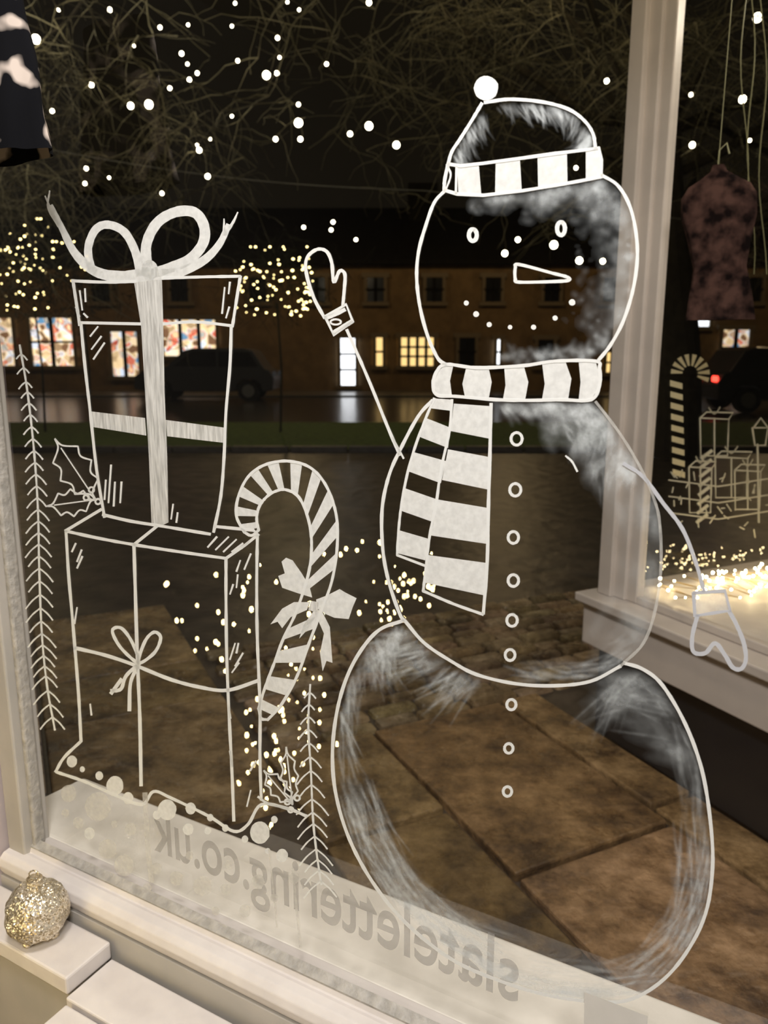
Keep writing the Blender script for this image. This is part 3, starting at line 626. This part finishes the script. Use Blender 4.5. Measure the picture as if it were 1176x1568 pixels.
# ================= CARS
def car(name,x,y,col,flip=1,tail=False):
    body=[(-2.2,.35),(-2.25,.75),(-2.1,1.0),(-1.95,1.05),(-1.6,1.6),(-1.3,1.68),(.3,1.68),(.6,1.6),(1.15,1.12),(1.9,1.0),(2.2,.8),(2.25,.4),(1.85,.32),(1.8,.55),(1.6,.7),(1.25,.7),(1.05,.55),(1.0,.32),(-1.0,.32),(-1.05,.55),(-1.25,.7),(-1.6,.7),(-1.8,.55),(-1.85,.32)]
    mb=MB(); Fn=lambda a,b,c: Vector((x+flip*b, y+a, c))
    mp=prin(name+'_paint',col,.25,metal=.3); mg=prin(name+'_glass',(.03,.03,.035),.05); mt=prin(name+'_tyre',(.01,.01,.01),.7); mr=prin(name+'_rim',(.4,.4,.4),.3,metal=.8)
    mb.extr(Fn,body,-.9,.9,mp)
    for a in(-.905,.905):
        mb.add([Fn(a,b,c) for b,c in [(-1.75,1.1),(-1.5,1.55),(-.5,1.58),(-.5,1.1)]],[(0,1,2,3)],mg); mb.add([Fn(a,b,c) for b,c in [(-.42,1.1),(-.42,1.58),(.3,1.58),(.95,1.12)]],[(0,1,2,3)],mg)
        for b in(-1.42,1.42):
            ax=.93 if a>0 else -.93
            mb.tube([Fn(a*.75,b,.34),Fn(ax,b,.34)],.34,mt,20); mb.add([Fn(ax,b+.34*math.cos(t),.34+.34*math.sin(t)) for t in np.linspace(0,6.28,20)[:-1]],[tuple(range(19))],mt); mb.add([Fn(ax*1.005,b+.2*math.cos(t),.34+.2*math.sin(t)) for t in np.linspace(0,6.28,14)[:-1]],[tuple(range(13))],mr)
    mb.add([Fn(a,b,c) for a,b,c in [(-.75,1.16,1.13),(.75,1.16,1.13),(.68,.63,1.59),(-.68,.63,1.59)]],[(0,1,2,3)],mg)
    ml=emit(name+'_lamp',(1,.05,.03) if tail else (.5,.5,.5),6 if tail else .05)
    for a in(-.7,.7): mb.box(Fn,a-.15,a+.15,-2.27,-2.2,.8,.95,ml)
    ob=mb.build(name,bevel=.03); return ob
c1=car('parked_car',ony(322,600,25.8).x,25.8,(.10,.10,.11),-1)
c2=car('parked_car.001',ony(1118,600,21).x+1.5,21,(.05,.05,.06),1,True)
for c in(c1,c2): c.location.z=-.04

# ================= TREES
M_bark=prin('bark',(.030,.024,.015),.95,noise_s=8,col2=(.055,.043,.026),bump=.6); M_twig=prin('lit_twigs',(.16,.14,.075),.8,noise_s=3,col2=(.30,.27,.17))
def wander(p,d,L,n,j,droop=0):
    pts=[p.copy()]; d=d.normalized()
    for i in range(n):
        d=(d+Vector((random.gauss(0,j),random.gauss(0,j),random.gauss(0,j)-droop))).normalized(); p=p+d*(L/n); pts.append(p.copy())
    return pts
def tree(name,base,h,r,ntw,spread,lean=(0,0),droop=.1,up=(.15,.8)):
    mb=MB(); trunk=[base+Vector((lean[0]*f+.08*math.sin(f*5),lean[1]*f,h*f)) for f in np.linspace(0,1,9)]
    mb.tube(trunk,r,M_bark,12,r*.55); tips=[]
    for i in range(15):
        st=trunk[random.choice((5,6,7,8,8))]; a=i*2*math.pi/15+random.uniform(-.2,.2)
        L=random.uniform(.7,1.1)*spread; pts=wander(st,Vector((math.cos(a),math.sin(a)*.6,random.uniform(*up))),L,12,.13); mb.tube(pts,r*.20,M_bark,6,r*.035); tips+=pts[3:]
    for i in range(ntw//4):
        st=random.choice(tips); a=random.uniform(0,6.28); pts=wander(st,Vector((math.cos(a),math.sin(a),random.uniform(-.5,.5))),random.uniform(.7,1.8),7,.22,.05); mb.tube(pts,.009,M_twig,3,.004); tips+=pts[3:]
    for i in range(ntw):
        st=random.choice(tips); a=random.uniform(0,6.28); pts=wander(st,Vector((math.cos(a),math.sin(a),random.uniform(-1,.4))),random.uniform(.3,1.1),5,.28,droop); mb.tube(pts,.0045,M_twig,3,.002)
    return mb.build(name)
tree('tree',Vector((4.35,11.4,0)),4.3,.33,2000,5.6,(-.6,-.6),up=(.25,.9))
tree('tree.001',Vector((-6.6,9.5,0)),3.6,.30,4200,4.6,(.5,0),.18)
tree('tree.002',Vector((9.5,12.5,0)),4.5,.3,900,4.5)
# fairy lights in trees
M_b=emit('white_bulb',(1,.88,.62),14); mb=MB(); last=None
LT=[(55,60,11),(168,15,6),(245,42,5),(205,70,4),(288,38,4),(278,82,6),(287,98,4),(140,130,7),(80,170,6),(200,162,8),(228,160,11),(260,135,5),(290,122,6),(302,112,5),(364,93,5),(425,58,5),(428,88,4),(408,115,11),(424,112,6),(457,160,5),(457,188,11),(460,213,7),(422,213,6),(500,98,5),(536,205,7),(565,193,10),(607,222,10),(355,40,4),(458,15,4),(305,230,7),(132,258,6),(167,272,4),(130,281,5),(248,296,5),(318,270,7),(322,213,4),(302,222,4),(510,340,5),(507,352,5),(545,367,5),(465,348,5),(440,3,4),(565,4,7),(355,178,4),(929,124,7),(773,388,9),(793,367,7),(848,375,12),(887,399,9),(923,400,8),(882,257,5),(1160,27,12),(1137,152,10),(1060,222,8),(1058,145,5),(1148,215,5),(360,5,4),(90,15,4)]
for x,y,r in LT:
    p=ony(x,y,random.uniform(8.2,9.6)); mb.ball(p,r*.5/F*9,M_b,8,6)
mb.build('tree_fairy_lights')
mb=MB(); M_y=emit('yellow_bulb',(1,.78,.32),9)
for (x0,x1,y0,y1,n) in [(5,75,335,475,60),(80,140,370,430,16),(360,480,378,482,85),(440,480,440,485,10),(-60,5,340,480,40)]:
    for i in range(n):
        p=ony(random.uniform(x0,x1),min(y1,max(y0,random.gauss((y0+y1)/2,(y1-y0)/3.0))),random.uniform(13.5,14.8)); mb.ball(p,random.uniform(.008,.018),M_y,6,4,sx=1.3)
mb.build('hedge_fairy_lights')
mb=MB(); M_h=prin('hedge_leaf',(.008,.010,.004),.9,noise_s=10,col2=(.018,.02,.008))
for cx in (ony(35,400,14.6).x,ony(420,430,14.6).x,ony(110,400,14.6).x):
    mb.tube([Vector((cx,14.9,0)),Vector((cx+.05,14.9,1.2)),Vector((cx,14.9,2.4))],.022,M_h,8,.018)
    for i in range(260):
        p=Vector((cx+random.gauss(0,.45),14.9+random.gauss(0,.25),2.9+random.gauss(0,.4))); mb.tube([p,p+Vector((random.gauss(0,.12),random.gauss(0,.1),random.gauss(0,.12))),p+Vector((random.gauss(0,.2),random.gauss(0,.1),random.gauss(0,.2)))],.01,M_h,3,.003)
mb.build('shrub')
a=ony(70,228,10.2); b=ony(650,292,10.2); mb=MB(); d=(b-a); mb.tube([a-d*1.5+Vector((0,0,.6))]+[a+d*f+Vector((0,0,-.10*math.sin(math.pi*f))) for f in np.linspace(0,1,12)]+[b+d*1.5],.006,prin('cable',(.25,.24,.2),.6),4); mb.build('overhead_cable')

# ================= LIGHTS, WORLD, CAMERA
def area(name,loc,tgt,size,power,col):
    l=bpy.data.lights.new(name,'AREA'); l.size=size; l.energy=power; l.color=col; o=bpy.data.objects.new(name,l); S.collection.objects.link(o); o.location=loc; o.rotation_euler=(Vector(tgt)-Vector(loc)).to_track_quat('-Z','Y').to_euler(); return o
def point(name,loc,power,col,r=.06):
    l=bpy.data.lights.new(name,'POINT'); l.energy=power; l.color=col; l.shadow_soft_size=r; o=bpy.data.objects.new(name,l); S.collection.objects.link(o); o.location=loc; return o
area('ceiling_light_window',G(.25,.75,2.95),G(-.05,-.15,.4),.35,40,(1,.95,.90))
area('ceiling_light_room',G(1.3,1.7,2.9),G(-.2,0,.9),.5,54,(1,.96,.92))
point('display_light',O(.9,.7,2.9),30,(1,.9,.72)); point('display_glow',O(.6,.55,ZS+.25),2.2,(1,.78,.42),.15)
point('entrance_fill',O(.9,-.85,3.0),22,(1,.84,.58),.08)  # unseen fill lamp, added to brighten the paving and give it a wet sheen
point('tree_glow',(-3.2,7.6,5.9),95,(1,.90,.66)); point('tree_glow.001',(1.8,8.2,6.2),50,(1,.82,.48)); point('tree_glow.002',(-5.8,8.4,4.4),55,(1,.92,.72))
for x in(-14,-3.5,4,13): point('street_fill',(x,25.5,6.5),190,(1,.70,.34),.12)  # unseen fill lamps added to light the facade and road
point('street_fill.004',(-1.5,16.5,6.0),75,(1,.80,.5),.12)  # one more added fill, brightens the grass verge
w=bpy.data.worlds.new('night_sky'); S.world=w; w.use_nodes=True; bg=w.node_tree.nodes['Background']; bg.inputs[0].default_value=(.011,.0085,.005,1); bg.inputs[1].default_value=.6
cd=bpy.data.cameras.new('camera'); cd.sensor_fit='HORIZONTAL'; cd.sensor_width=36; cd.lens=36*F/1176; cd.clip_start=.01; cd.clip_end=300
cd.dof.use_dof=True; cd.dof.focus_distance=1.12; cd.dof.aperture_fstop=7.5
co=bpy.data.objects.new('camera',cd); S.collection.objects.link(co); co.location=EYE; co.rotation_euler=(math.pi/2-PITCH,0,0); S.camera=co
